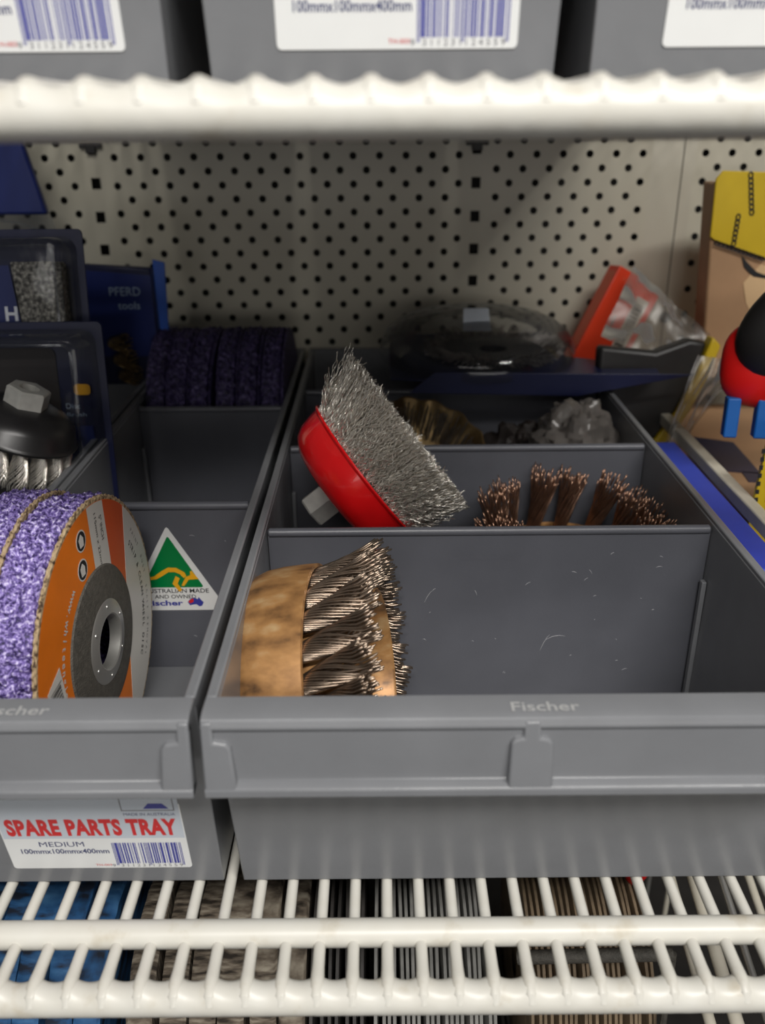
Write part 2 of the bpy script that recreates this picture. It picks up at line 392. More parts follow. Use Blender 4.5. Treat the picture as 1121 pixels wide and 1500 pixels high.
# ------------------------------------------------------------------ trays
def make_tray(name, label, w_, loc, posts, sticker, slots, group=None):
    """w_ = outer half width at the rim; local origin at front wall foot"""
    t = thing(name, label, 'tray', loc, group=group)
    b = MB(); t_ = 2.6
    ot = [(-w_ + .5, -18), (w_ - .5, -18), (w_ - .5, 437), (-w_ + .5, 437)]
    ob = [(-w_ + 2, 1), (w_ - 2, 1), (w_ - 2, 434), (-w_ + 2, 434)]
    it = [(-w_ + 4, -19), (w_ - 4, -19), (w_ - 4, 433), (-w_ + 4, 433)]
    ib = [(-w_ + 5, 4), (w_ - 5, 4), (w_ - 5, 431), (-w_ + 5, 431)]
    vs_ = [(*p, 0) for p in ob] + [(*p, 98) for p in ot] + [(*p, 98) for p in it] + [(*p, 2.6) for p in ib]
    fs = [(3, 2, 1, 0)]
    for a, c in ((0, 4), (4, 8), (8, 12)):
        for i in range(4): fs.append((a + i, a + (i + 1) % 4, c + (i + 1) % 4, c + i))
    fs.append((12, 13, 14, 15))
    b.add(vs_, fs)
    for ys in slots:                      # moulded ribs that locate the dividers
        for sx in (-1, 1):
            x = sx * (w_ - 4.6)
            b.box(min(x, x - sx * 2.2), ys - 6.5, 2, max(x, x - sx * 2.2), ys - 3.0, 71)
            b.box(min(x, x - sx * 2.2), ys + 3.0, 2, max(x, x - sx * 2.2), ys + 5.5, 71)
    b.build('body', 'grey', t, bevel=1.6, seg=3)
    r = MB()
    r.box(-w_, -19, 95.8, -w_ + 3.6, 437.5, 100); r.box(w_ - 3.6, -19, 95.8, w_, 437.5, 100); r.box(-w_, 433.5, 95.8, w_, 437.5, 100)
    r.build('rim', 'grey', t, bevel=0.7)
    # front label lip: top roll, recessed panel, bottom rail
    prof = [(-17.5, 96), (-17.8, 99), (-19.5, 100.3), (-27, 100.2), (-29.6, 99.3), (-31, 97.3), (-31.1, 96.0), (-29.9, 95.2), (-30.6, 76.6), (-33.0, 76.2), (-34.2, 75.2), (-34.4, 72.6), (-33.2, 72.0), (-29.2, 73.8), (-27.6, 95), (-21, 96)]
    l = MB(); l.T = Matrix(((0, 0, 1, 0), (1, 0, 0, 0), (0, 1, 0, 0), (0, 0, 0, 1)))
    l.prism(prof, -w_, w_)
    l.build('label_lip', 'grey', t, bevel=0.5)
    for kind in posts:
        p = MB(); p.T = Matrix(((1, 0, 0, 0), (0, -0.02, -1, 0), (0, 1, 0, 0), (0, 0, 0, 1)))
        if kind == 'c': pts = [(-2.6, 98.5), (-2.6, 92.8), (-5.2, 92.4), (-6.5, 91.0), (-7.2, 73), (7.2, 73), (6.5, 91.0), (5.2, 92.4), (2.6, 92.8), (2.6, 98.5)]; dx = -2.8
        else:
            sg = 1 if kind == 'l' else -1
            pts = [(0, 98.8), (0, 72), (sg * 10.5, 72), (sg * 9.0, 90), (sg * 7.6, 91.6), (sg * 3.8, 92.0), (sg * 3.8, 98.8)]; dx = -sg * w_
        # slope outward towards the bottom like the rail
        bm_ = MB(); bm_.prism(pts, 27.5, 31.0)
        for i, v in enumerate(bm_.v):
            yy = -v.z; yy -= (98 - v.y) * 0.125 if v.z > 29 else 0
            bm_.v[i] = Vector((v.x, yy, v.y))
        bm_.f = [f[::-1] for f in bm_.f]
        # reflect winding fix
        bm_.build('lip_post', 'grey', t, bevel=0.9, seg=3, loc=(dx, 0, 0))
    e = MB(); e.T = Matrix.Translation((-9 if w_ > 60 else -14, -28.0, 100.32)); e.text('Fischer', 0, 0, 21, 4.6, 0.03, bold=0.01)
    e.build('embossed_name', 'worn', t)
    if sticker:
        s = MB(); sl = Vector((0, -0.184, 1)).normalized(); nrm = Vector((1, 0, 0)).cross(sl)
        s.T = Matrix.Translation((-29.3, 0.95 - 0.19 * 9.3 - 0.25, 9.3)) @ Matrix((Vector((1, 0, 0)), sl, nrm)).transposed().to_4x4()
        s.prism(roundrect(0, 0, 67, 52, 1.4), -0.1, 0.1, 0)
        s.prism([(0.4, 18.2), (66.6, 18.2), (66.6, 51), (0.4, 51)], 0.10, 0.13, 1)
        s.text('SPARE PARTS TRAY', 2.6, 19.8, 62.0, 9.8, 0.2, 2, bold=0.052, spacing=1.08)
        s.text('MEDIUM', 12.5, 13.4, 16.5, 2.9, 0.2, 4)
        s.text('100mmx100mmx400mm', 5.0, 9.2, 32.5, 2.9, 0.2, 4, bold=0.016)
        s.text('TH-003', 31.0, 1.4, 6.0, 1.2, 0.2, 2)
        s.text('MADE IN AUSTRALIA', 46.5, 31.3, 18.5, 1.6, 0.2, 4)
        s.prism([(46, 34), (65, 34), (65, 34.4), (46, 34.4)], 0.12, 0.2, 5); s.prism([(46, 34), (46.4, 34), (46.4, 42), (46, 42)], 0.12, 0.2, 5); s.prism([(64.6, 34), (65, 34), (65, 42), (64.6, 42)], 0.12, 0.2, 5)
        s.prism([(54, 35.2), (63, 35.2), (61, 38), (56, 38)], 0.12, 0.2, 3)
        barcode(s, 39.0, 2.9, 25.5, 12.6, 3, z=0.2)
        s.text('9', 37.2, 0.8, 1.2, 1.7, 0.2, 5); s.text('311231', 40.6, 0.8, 10.6, 1.7, 0.2, 5, spacing=1.5); s.text('124559', 52.6, 0.8, 11.0, 1.7, 0.2, 5, spacing=1.5)
        s.build('label', ['paper', 'paperband', 'red_ink', 'blue_ink', 'navy_ink', 'grey_ink'], t, flat=True)
    return t
tray = make_tray('parts_tray', 'narrow grey plastic tray on lower shelf holding the purple discs', 50.6, (-110.4, 248, 0), ['l', 'r'], True, [142, 296])
dup(tray, 'grey plastic tray behind the blister packs at far left of lower shelf', (-213.2, 248, 0), skip=('label',))
G = 'closed row of trays on the upper shelf'
dup(tray, 'grey tray on upper shelf, left of the three with cut-off label', (-108.4, 278, 274.6), group=G)
dup(tray, 'grey tray in the middle of the upper shelf with white barcode label', (0.9, 278, 274.6), group=G)
dup(tray, 'grey tray on upper shelf, right of the three at the photo edge', (108.4, 278, 274.6), group=G)
wide = make_tray('parts_tray', 'wide grey plastic tray on lower shelf holding the wire brushes', 104.7, (48.3, 248, 0), ['l', 'c', 'r'], False, [111, 219.5, 331])

# dividers: a lift-out thing each
def divider(x0, x1, y, label, group, sticker=False, scuffs=0, seed=1):
    t = thing('tray_divider', label, 'divider', ((x0 + x1) / 2, y, 2.7), group=group)
    h = (x1 - x0) / 2
    b = MB()
    b.add([(-h + 1.2, -0.9, 0), (h - 1.2, -0.9, 0), (h - 1.2, 0.9, 0), (-h + 1.2, 0.9, 0), (-h + .3, -0.9, 92), (h - .3, -0.9, 92), (h - .3, 0.9, 92), (-h + .3, 0.9, 92)],
          [(0, 3, 2, 1), (4, 5, 6, 7), (0, 1, 5, 4), (1, 2, 6, 5), (2, 3, 7, 6), (3, 0, 4, 7)])
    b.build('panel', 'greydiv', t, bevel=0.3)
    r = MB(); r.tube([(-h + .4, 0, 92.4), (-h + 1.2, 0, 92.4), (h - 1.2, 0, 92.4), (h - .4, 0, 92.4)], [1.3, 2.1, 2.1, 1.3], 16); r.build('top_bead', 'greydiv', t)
    e = MB(); e.T = Matrix.Translation((-4 if h > 60 else -12, -0.92, 78)) @ FACE_FRONT.to_4x4(); e.text('Fischer', -14, 0, 34, 5.2, 0.12, bold=0.01)
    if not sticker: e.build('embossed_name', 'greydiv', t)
    if scuffs:
        rnd = random.Random(seed); s = MB(); s.T = Matrix.Translation((0, -0.92, 0)) @ FACE_FRONT.to_4x4()
        for _ in range(scuffs):
            x, z = rnd.uniform(-h * .85, h * .8), rnd.uniform(15, 82); L = rnd.uniform(.6, 3.0) if rnd.random() < .85 else rnd.uniform(5, 12); a = rnd.uniform(-1.2, 1.2)
            pts = [(x + L * u * math.cos(a) , z + L * u * math.sin(a) + .15 * L * math.sin(u * 3), 0.05) for u in (0, .35, .7, 1)]
            s.tube(pts, [.05, .12, .10, .04], 4)
        s.build('scratches', 'scuff', t)
    if sticker:
        s = MB(); s.T = Matrix.Translation((-0.0, -0.95, 0)) @ FACE_FRONT.to_4x4()
        cx = -106.0 - (x0 + x1) / 2; zb = 34.6
        # rounded white triangle
        def tri(wd, hh, yb, r):
            P = [(cx - wd, yb), (cx + wd, yb), (cx, yb + hh)]; out = []
            for i in range(3):
                p = Vector(P[i]); a = (Vector(P[i - 1]) - p).normalized(); c = (Vector(P[(i + 1) % 3]) - p).normalized()
                out += [tuple(p + a * r), tuple(p + (a + c) * r * .28), tuple(p + c * r)]
            return out
        s.prism(tri(26.5, 47.5, zb, 1.6), 0, 0.1, 0); s.prism(tri(15.5, 29.0, zb + 13.2, 1.2), 0.1, 0.14, 1)
        s.text('AUSTRALIAN MADE', cx - 15.2, zb + 10.0, 33.0, 2.5, 0.16, 3, bold=0.012); s.text('AND OWNED', cx - 10.0, zb + 6.8, 21, 2.2, 0.16, 3, bold=0.012)
        s.text('Fischer', cx - 14.5, zb + 2.6, 18.5, 3.2, 0.16, 2, bold=0.03)
        # kangaroo in gold
        k = [(-14, 18.5), (-9, 19.6), (-5, 22.6), (-1.5, 24.6), (2.5, 24.4), (6.5, 21.8), (7.2, 19.6), (5.8, 18.6), (4.0, 20.8), (1.5, 22.0), (-1.5, 22.0), (-4.5, 20.0), (-8, 18.0), (-14, 17.2)]
        s.prism([(cx + a, zb + c) for a, c in k], 0.15, 0.2, 4)
        s.prism([(cx + a, zb + c) for a, c in [(1.8, 19.8), (3.8, 18.4), (2.4, 15.4), (4.4, 11.8), (2.9, 10.6), (-0.2, 15.4)]], 0.15, 0.2, 4)
        s.prism([(cx + a, zb + c) for a, c in [(4.2, 14.2), (5.6, 14.0), (8.2, 17.6), (13.2, 17.9), (10.2, 22.6), (9.2, 22.4), (9.2, 20.2), (6.8, 19.2)]], 0.15, 0.2, 4)
        # small map emblem
        s.prism([(cx + 6.4 + a * .8, zb + 1.8 + c * .8) for a, c in [(0, 3.6), (1.6, 5.6), (3.4, 6.6), (5.6, 6.4), (6.4, 5.6), (7.4, 7.2), (8.8, 5.0), (10.2, 3.4), (9.0, 0.9), (7.2, 0.4), (5.4, 2.0), (3.6, 1.8), (1.4, 1.2)]], 0.15, 0.2, 2)
        s.prism([(cx + 6.6 + a * .8, zb + 2.0 + c * .8) for a, c in [(0.2, 3.6), (1.6, 5.2), (3.6, 6.0), (3.6, 3.6), (1.6, 2.4)]], 0.2, 0.24, 5)
        s.build('triangle_sticker', ['sticker', 'green', 'blue_ink', 'black_ink', 'gold', 'red_ink'], t, flat=True)
    return t
divider(-157, -63.8, 390, 'divider in the narrow tray carrying the green triangle sticker', None, sticker=True, scuffs=8, seed=3)
divider(-157, -63.8, 544, 'plain dark divider in front of the rear purple discs', None)
divider(-52.4, 149, 359, 'front divider of the wide tray, scratched face above the rusty brush', None, scuffs=34, seed=5)
divider(-52.4, 149, 467.5, 'second divider of the wide tray, behind the coppery brush', None, scuffs=6, seed=8)
divider(-52.4, 149, 579, 'rearmost dark divider of the wide tray under the round blister', None)

# ------------------------------------------------------------------ purple strip discs
def disc_mesh(seed, mat_key, TH):
    b = MB(); n = 400; rnd = random.Random(seed); R0, T = 62.0, TH
    prof = [(20, 0), (30, 0), (42, 0), (52, 0), (57, 0), (59.5, .2), (61, .8)] + [(62, 1.6 + i * (T - 3.2) / 13) for i in range(14)] + [(61, T - .8), (59.5, T - .2), (57, T), (50, T), (20, T)]
    vs_ = []; k = len(prof)
    for j, (r, z) in enumerate(prof):
        for i in range(n):
            a = 2 * math.pi * i / n; p = Vector((r * math.cos(a), r * math.sin(a), z + seed * 31.7))
            if r > 50:
                d = noise.noise(p * 0.42) * 1.7 + noise.noise(p * 1.1) * 1.5 - max(0, noise.noise(p * 0.30 + Vector((9, 9, 9))) - .16) * 8
            else: d = noise.noise(p * .5) * .6
            rr = r + (d if r > 57 else 0); zz = z + (d * .5 if (z <= 0.3 or z >= T - .3) else 0)
            vs_.append((rr * math.cos(a), rr * math.sin(a), min(max(zz, -.5), T + .35)))
    fs = [(j * n + i, j * n + (i + 1) % n, (j + 1) * n + (i + 1) % n, (j + 1) * n + i) for j in range(k - 1) for i in range(n)]
    b.add(vs_, fs); return b
def strip_disc(label, loc, rot, seed, mat_key, faced, group, TH=17.6):
    t = thing('abrasive_disc', label, 'disc', loc, rot, group)
    disc_mesh(seed, mat_key, TH).build('abrasive', mat_key, t, angle=180)
    k = MB(); n = 300; pr = [(19, TH + .2), (60.5, TH + .2), (62.0, TH + .6), (62.2, TH + 1.3), (61.4, TH + 1.9), (19, TH + 1.9)]
    vs_ = []
    for j, (r, z) in enumerate(pr):
        for i in range(n):
            a = 2 * math.pi * i / n; d = (0.35 * math.sin(i * 2 * math.pi / 3.0) + .3 * noise.noise(Vector((math.cos(a) * 20, math.sin(a) * 20, seed)))) if 1 < j < 5 else 0
            vs_.append(((r + d) * math.cos(a), (r + d) * math.sin(a), z))
    k.add(vs_, [(j * n + i, j * n + (i + 1) % n, (j + 1) * n + (i + 1) % n, (j + 1) * n + i) for j in range(5) for i in range(n)])
    k.build('backing', 'backing' if mat_key == 'purple' else 'purple_shaded', t)  # rear discs: backing coloured with the same painted shade
    if faced:
        z = TH + 1.95
        a = MB(); a.lathe([(28, z), (60.2, z)], 128, 0)
        a.v = [Vector((v.x, v.y, z + 0.02)) for v in a.v]
        # white bands printed across the orange ring
        def band(x0, x1, y0, y1, m, dz, r0=30, r1=60.0):
            N = 24; top = []
            for q in range(N + 1):
                x = x0 + (x1 - x0) * q / N; t_ = math.sqrt(max(0, r1 * r1 - x * x)); top.append((x, t_))
            return top
        def chord(x0, x1, s_, m, dz):       # from hub circle to the rim
            N = 20; o_ = []; i_ = []
            for q in range(N + 1):
                x = x0 + (x1 - x0) * q / N; o_.append((x, s_ * math.sqrt(max(0, 60 ** 2 - x * x)))); i_.append((x, s_ * (math.sqrt(max(0, 33 ** 2 - x * x)) if x < 33 else 18)))
            for q in range(N):
                vv = [(i_[q][0], i_[q][1], z + dz), (i_[q + 1][0], i_[q + 1][1], z + dz), (o_[q + 1][0], o_[q + 1][1], z + dz), (o_[q][0], o_[q][1], z + dz)]
                a.add(vv, [(0, 1, 2, 3) if s_ > 0 else (3, 2, 1, 0)], m)
        chord(3, 19, 1, 1, 0.1); chord(19, 32.9, 1, 2, 0.1); chord(33, 42, 1, 2, 0.1)
        # silver-white segment on the far side
        N = 40; pr_ = []
        for q in range(N + 1):
            ang = R(-12) + math.acos(29 / 60) * (1 - 2 * q / N); pr_.append((60 * math.cos(ang), 60 * math.sin(ang)))
        a.prism(pr_, z + 0.05, z + 0.15, 1)
        a.T = Matrix.Identity(4)
        T0 = Matrix.Translation((0, 0, z))
        a.T = T0 @ Matrix.Translation((11, 38, 0)) @ Matrix.Rotation(R(-90), 4, 'Z')
        a.text('115mm x 22mm', -17, -2.5, 24, 2.1, .2, 3); a.text('5" INCH', -14, 2.2, 11, 2.6, .2, 3)
        a.T = T0; a.arc_text('STRIP & CLEAN WHEEL DISC', 0, 0, 47.5, R(34), R(-40), 3.6, .2, 3, bold=0.02)
        a.arc_text('PAINT  RUST  SCALE REMOVAL', 0, 0, 53.5, R(36), R(-40), 2.6, .2, 3)
        a.arc_text('www.whiteengineers', 0, 0, 40.5, R(118), R(200), 4.6, .2, 1, inward=True, bold=0.02)
        for cx, cy in ((-6, 50), (-8.5, 38.5)):
            a.T = T0 @ Matrix.Translation((cx, cy, 0)); a.prism([(4.6 * math.cos(q * .3142), 4.6 * math.sin(q * .3142)) for q in range(20)], .1, .16, 1)
            a.prism([(4.0 * math.cos(q * .3142), 4.0 * math.sin(q * .3142)) for q in range(20)], .16, .2, 3)
            a.prism([(-1.6, -2.6), (1.8, -2.6), (2.2, .6), (.2, 2.8), (-2.2, 1.0)], .2, .25, 1)
        a.T = T0 @ Matrix.Translation((-53, 13, 0)) @ Matrix.Rotation(R(6), 4, 'Z')
        a.prism([(0, -24), (12.5, -24), (12.5, 0), (0, -3)], .1, .16, 1)
        a.T = a.T @ Matrix.Translation((11.5, -23.5, 0)) @ Matrix.Rotation(R(90), 4, 'Z'); barcode(a, 0, 1.2, 18.5, 8.5, 3, z=.22)
        a.build('printed_label', ['orange', 'white_print', 'orange_dark', 'black_ink'], t, flat=True)
        h = MB(); h.lathe([(16, z - 1), (16, z + 2.0), (25, z + 1.8), (32.4, z + .7), (33.2, z - .1)], 96); hb = h.build('hub', 'hub', t)
        g = MB(); g.lathe([(11.8, z - 2), (11.6, z + 2.9), (12.2, z + 3.3), (13.2, z + 2.9), (17.5, z + 2.5), (18.2, z + 2.0)], 72)
        for q in range(6):
            an = R(20 + 60 * q); T1 = g.T.copy(); g.T = Matrix.Translation((15.4 * math.cos(an), 15.4 * math.sin(an), z + 2.6)); g.lathe([(1.0, -.1), (.8, .35), (.01, .5)], 10); g.T = T1
        g.build('metal_flange', 'steel', hb)
    else:
        h = MB(); h.lathe([(11, TH - 1), (11, TH + 2.4), (30, TH + 2), (33, TH + 1.8)], 64); h.build('hub', 'hub', t)
    return t
drot = Matrix.Rotation(R(-4.5), 3, 'Z') @ FACE_RIGHT
da = drot @ Vector((0, 0, 1))
c0 = Vector((-118.5, 316.5, 65.2)) - da * 19.5
G = 'purple abrasive discs stacked on edge in the narrow tray'
strip_disc('purple abrasive disc showing its orange printed label beside the triangle sticker', tuple(c0), drot, 1, 'purple', True, G)
strip_disc('purple abrasive disc at the photo edge, directly behind the orange-labelled one', tuple(c0 - da * 20.0 + Vector((0, 1.5, .4))), Matrix.Rotation(R(-3.5), 3, 'Z') @ FACE_RIGHT, 2, 'purple', False, G)
G2 = 'shade-toned purple discs at the back of the narrow tray'
d0 = strip_disc('shade-toned purple disc in the dark back compartment, in a row of six', (-79.5, 607, 70), FACE_RIGHT, 4, 'purple_shaded', False, G2, TH=13.4)
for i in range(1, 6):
    dup(d0, 'shade-toned purple disc in the dark back compartment, in a row of six', (-79.5 - 15.4 * i, 607 + (i % 2) * 1.2, 70), Matrix.Rotation(R(1.5 * (i % 3 - 1)), 3, 'Z') @ FACE_RIGHT @ Matrix.Rotation(R(67 * i), 3, 'Z'), G2)

# ------------------------------------------------------------------ wire brushes
def nut(parent, z0, h, af, mk='nut', hole=5):
    b = MB(); r = af / 2 / math.cos(R(30))
    prof = [(hole, z0 + h), (hole, z0)]
    vs_ = []
    for z, s_ in ((z0, .93), (z0 - .0001, 1)): pass
    rings = [(z0 + h, 1.0), (z0 + .9, 1.0), (z0, .90)]
    for z, s_ in rings:
        for i in range(6): a = R(60 * i + 30); vs_.append((r * s_ * math.cos(a), r * s_ * math.sin(a), z))
    fs = [(j * 6 + i, (j + 1) * 6 + i, (j + 1) * 6 + (i + 1) % 6, j * 6 + (i + 1) % 6) for j in range(2) for i in range(6)]
    b.add(vs_, fs)
    # end face with threaded bore
    N = 24; ring = [(hole * math.cos(2 * math.pi * i / N), hole * math.sin(2 * math.pi * i / N), z0 - .02) for i in range(N)]
    hexr = []
    for i in range(N):
        a = 2 * math.pi * i / N; k = math.cos(R(30)) / math.cos(((a - R(30)) % R(60)) - R(30)); hexr.append((r * .9 * k * math.cos(a), r * .9 * k * math.sin(a), z0))
    b.add(ring + hexr + [(p[0], p[1], z0 + h) for p in ring], [(i, (i + 1) % N, N + (i + 1) % N, N + i) for i in range(N)] + [(i, 2 * N + i, 2 * N + (i + 1) % N, (i + 1) % N) for i in range(N)])
    return b.build('nut', mk, parent, angle=25)

def crimped_brush():
    axis = Vector((0.80, 0.16, 0.585)).normalized()
    t = thing('cup_brush', 'red cup wire brush with bright crimped bristles leaning behind the front divider', 'wire brush', (RC[0], RC[1], RC[2]), axis_frame(axis, (0, -1, 0.3)))
    # cup: rim at z=0, opening towards +z
    c = MB(); RR = 40.0
    prof = [(RR - 1.2, .2), (RR + .9, .4), (RR + 1.3, -.3), (RR + .9, -1.0), (RR - .2, -1.6), (RR - .9, -6), (RR - 2.2, -12), (RR - 5, -17), (RR - 10, -20.3), (RR - 16, -21.6), (10, -22.0), (9, -22)]
    inner = [(9, -20.6), (RR - 11, -19), (RR - 3.6, -11.5), (RR - 1.4, -1)]
    c.lathe(prof + inner, 96, closed=True)
    for i, v in enumerate(c.v):           # small dents from use
        for dc, dr, dd in ((Vector((-24, -26, -12)), 9, 1.3), (Vector((10, -35, -10)), 8, .9), (Vector((30, -20, -9)), 7, 1.0)):
            q = (v - dc).length
            if q < dr: c.v[i] = v - Vector((v.x, v.y, 0)).normalized() * dd * (1 - q / dr)
    c.build('cup', 'redpaint', t, angle=50)
    nut(t, -36, 15, 16)
    rnd = random.Random(11); b = MB()
    # dense trim: several rings of wires from the cup, flaring outward
    for k in range(2100):
        a = rnd.uniform(0, 2 * math.pi); u = rnd.random() ** 0.45
        r0 = 26 + 12.0 * u; L = 29.5 + rnd.gauss(0, .7) + (rnd.random() < .02) * rnd.uniform(0, 4)
        fl = (1 - (1 - u) * 1.5) * 11.0 * (1.1 + .28 * math.sin(a * 1.0 + 1.9)) * rnd.uniform(.6, 1.12)
        if u > 0.93 and rnd.random() < .62: L *= rnd.uniform(.25, 1)      # broken outer wires give a full shaggy side
        amp = .8; fr = rnd.uniform(1.2, 1.7); ph = rnd.uniform(0, 6.28); tw = rnd.uniform(-.10, .10)
        er = Vector((math.cos(a), math.sin(a), 0)); et = Vector((-math.sin(a), math.cos(a), 0)); pts = []
        n = 16
        for j in range(n):
            s_ = j / (n - 1); z = -1.5 + (L + 1.5) * s_
            r = r0 + fl * s_ ** 1.25
            pts.append(er * (r + amp * .6 * math.sin(fr * z + ph)) + et * (amp * math.cos(fr * z * .9 + ph) + tw * 30 * s_ * s_) + Vector((0, 0, z)))
        b.tube(pts, .30, 4, caps=False)
    # a few long strays at the upper corner
    up = axis_frame(axis, (0, -1, 0.3)).transposed() @ Vector((-.6, 0, .8)); ua = math.atan2(up.y, up.x)
    for k in range(9):
        a = ua + rnd.uniform(-.25, .25); er = Vector((math.cos(a), math.sin(a), 0)); et = Vector((-math.sin(a), math.cos(a), 0)); n = 22
        L = rnd.uniform(24, 33); pts = []
        for j in range(n):
            s_ = j / (n - 1); pts.append(er * (38.5 + (13 + k * .6) * s_ + .5 * math.sin(26 * s_ + k)) + et * (.5 * math.cos(20 * s_)) + Vector((0, 0, L * s_)))
        b.tube(pts, .2, 3, caps=False)
    o = b.build('crimped_bristles', 'wire', t, angle=180); o['kind'] = 'stuff'
    return t
RC = (-8.0, 418, 102)
crimped_brush()

def knot_mb(L, r, nw, twist, flare, seed, wr=.32, curve=3.0, segs=14, ragged=.06, lay=2):
    rnd = random.Random(seed); b = MB()
    for k in range(nw):
        lay_r = r * (1.0 if k < nw * .62 else rnd.uniform(.35, .75)); a0 = 2 * math.pi * k / (nw * .62) if k < nw * .62 else rnd.uniform(0, 6.28)
        LL = L * (1 + rnd.uniform(-ragged, ragged)); jx = rnd.uniform(-1, 1) * .5
        pts = []
        for j in range(segs):
            s_ = j / (segs - 1); prof = (.62 + .5 * math.sin(min(1, s_ * 1.25) * math.pi * .5))
            if s_ > .55: prof += flare * (s_ - .55) ** 1.3
            rr = lay_r * prof; a = a0 + twist * min(s_, .82)
            pts.append((curve * s_ * s_ + rr * math.cos(a) + jx * s_ ** 3, rr * math.sin(a) * .92, LL * s_))
        b.tube(pts, wr, 4, caps=True)
    return b

def rusty_brush():
    axis = Vector((0.985, -0.07, 0.13)).normalized()
    fr = axis_frame(axis, (0, 0, 1))       # local x horizontal, y ~ up
    t = thing('cup_brush', 'rusty brown knotted cup wire brush in the front compartment of the wide tray', 'wire brush', KB, fr)
    c = MB(); RR = 50.0
    prof = [(RR - 1.5, 0), (RR, -.4), (RR + .1, -5), (RR - .2, -14), (RR - 1.2, -21), (RR - 3.0, -25.5), (RR - 6, -28.4), (RR - 12, -29.4), (12, -30), (11, -30)]
    c.lathe(prof + [(11, -26), (RR - 9, -25), (RR - 3, -18), (RR - 2.2, -1)], 110, closed=True)
    c.build('cup', 'rust', t, angle=40)
    i_ = MB(); i_.lathe([(11, -24), (34, -22), (37, -16), (37.4, 10), (38.2, 22.5), (37.2, 23.2), (36.2, 22), (35.4, 10), (34, -14), (11, -18)], 96); i_.build('inner_ring', 'rust', t, angle=40)
    nut(t, -31.5, 5, 24)
    protos = [knot_mb(31, 5.4, 44, 3.0, .7, s_, .43, 4.0) for s_ in (1, 2, 3)]
    N = 23; obs = []
    for i in range(N):
        a = 2 * math.pi * i / N + .1; rnd = random.Random(i)
        if i < 3: o = protos[i].build('wire_knot', 'knotwire', t, angle=180); obs.append(o)
        else: o = obs[i % 3].copy(); C.objects.link(o); o.parent = t
        # local +x outward, leaning round the ring
        m = Matrix.Translation(Vector((43.8 * math.cos(a), 43.8 * math.sin(a), -3)) * S) @ Matrix.Rotation(a, 4, 'Z') @ Matrix.Rotation(R(20 + rnd.uniform(-3, 3)), 4, 'X') @ Matrix.Rotation(R(3), 4, 'Y') @ Matrix.Rotation(R(rnd.uniform(-15, 15)), 4, 'Z')
        o.matrix_local = m
    return t
KB = (-22.5, 301, 53.5)
rusty_brush()

def copper_brush():
    axis = Vector((0.02, -0.12, 1)).normalized(); fr = axis_frame(axis, (0, 1, 0))
    t = thing('cup_brush', 'cup brush with coppery knots pointing up between the first and second dividers', 'wire brush', (99, 420, 47), fr)
    c = MB(); RR = 42
    c.lathe([(RR - 1, 0), (RR, -.5), (RR, -14), (RR - 3, -21), (RR - 9, -24), (11, -25), (11, -23), (RR - 10, -21), (RR - 3, -10), (RR - 2, -.5)], 72, closed=True); c.build('cup', 'rust', t, angle=40)
    nut(t, -44, 20, 22)
    pr = [knot_mb(34, 5.0, 40, 1.7, 1.7, 20 + s_, .42, 4.0, ragged=.10) for s_ in range(3)]
    N = 14; obs = []
    for i in range(N):
        a = 2 * math.pi * i / N + .15; rnd = random.Random(50 + i)
        if i < 3: o = pr[i].build('wire_knot', 'copper', t, angle=180); obs.append(o)
        else: o = obs[i % 3].copy(); C.objects.link(o); o.parent = t
        o.matrix_local = Matrix.Translation(Vector((37.5 * math.cos(a), 37.5 * math.sin(a), -2)) * S) @ Matrix.Rotation(a, 4, 'Z') @ Matrix.Rotation(R(9 + rnd.uniform(-5, 5)), 4, 'X') @ Matrix.Rotation(R(rnd.uniform(-2, 9)), 4, 'Y')
        o.scale = (1, 1, rnd.uniform(.9, 1.1))
copper_brush()

# ------------------------------------------------------------------ packages at the left
def blister(name, label, cat, loc, rot, w_, h, d, card, group=None):
    """clear shell w x h on a card, local x right, y up, z towards us"""
    t = thing(name, label, cat, loc, rot, group)
    c = MB(); c.prism(roundrect(-w_ / 2 - 4, 0, w_ / 2 + 4, h + 4, 3), -1, 0); c.build('backing_card', card, t, bevel=.3)
    s = MB(); k = 28
    loops = []
    for dx, z in ((0, 0.1), (1.0, d * .55), (1.8, d - 2.2), (2.6, d - .6), (4.2, d)):
        loops.append([(p[0], p[1], z) for p in roundrect(-w_ / 2 + dx, 0 + dx, w_ / 2 - dx, h - dx, 8 - dx * .6, 7)])
    n = len(loops[0]); vs_ = [p for l in loops for p in l]
    fs = [(j * n + i, j * n + (i + 1) % n, (j + 1) * n + (i + 1) % n, (j + 1) * n + i) for j in range(len(loops) - 1) for i in range(n)]
    # inner ridge ring to catch the light
    fs.append(tuple(range((len(loops) - 1) * n, len(loops) * n)))
    s.add(vs_, fs)
    rp = [(p[0], p[1], d - 0.4) for p in roundrect(-w_ / 2 + 6, 6, w_ / 2 - 6, h - 6, 5, 6)]
    s.tube(rp + [rp[0]], .7, 6); s.build('clear_shell', 'clear', t, angle=50)
    return t
lean = lambda a, yaw=0: Matrix.Rotation(R(yaw), 3, 'Z') @ Matrix.Rotation(R(-a), 3, 'X') @ FACE_FRONT
pa = blister('blister_pack', 'clear blister pack with blue card and speckled grey pad, upper one at left', 'blister pack', (-208, 496, 96), lean(10, 0), 72, 112, 22, 'navycard')
q = MB(); q.prism([(-32, 44), (9, 44), (3, 96), (-32, 96)], 15, 16, 0); q.text('H', -1.5, 66, 7, 8, 16.2, 1, bold=0.03); q.text('OVAL', -4, 46, 10, 3.4, 16.2, 1); q.text('L', -3, 52, 5, 4.5, 16.2, 2)
q.build('blue_insert', ['bluecard', 'white_ink', 'cyan_ink'], pa, flat=True)
q = MB(); n = 30
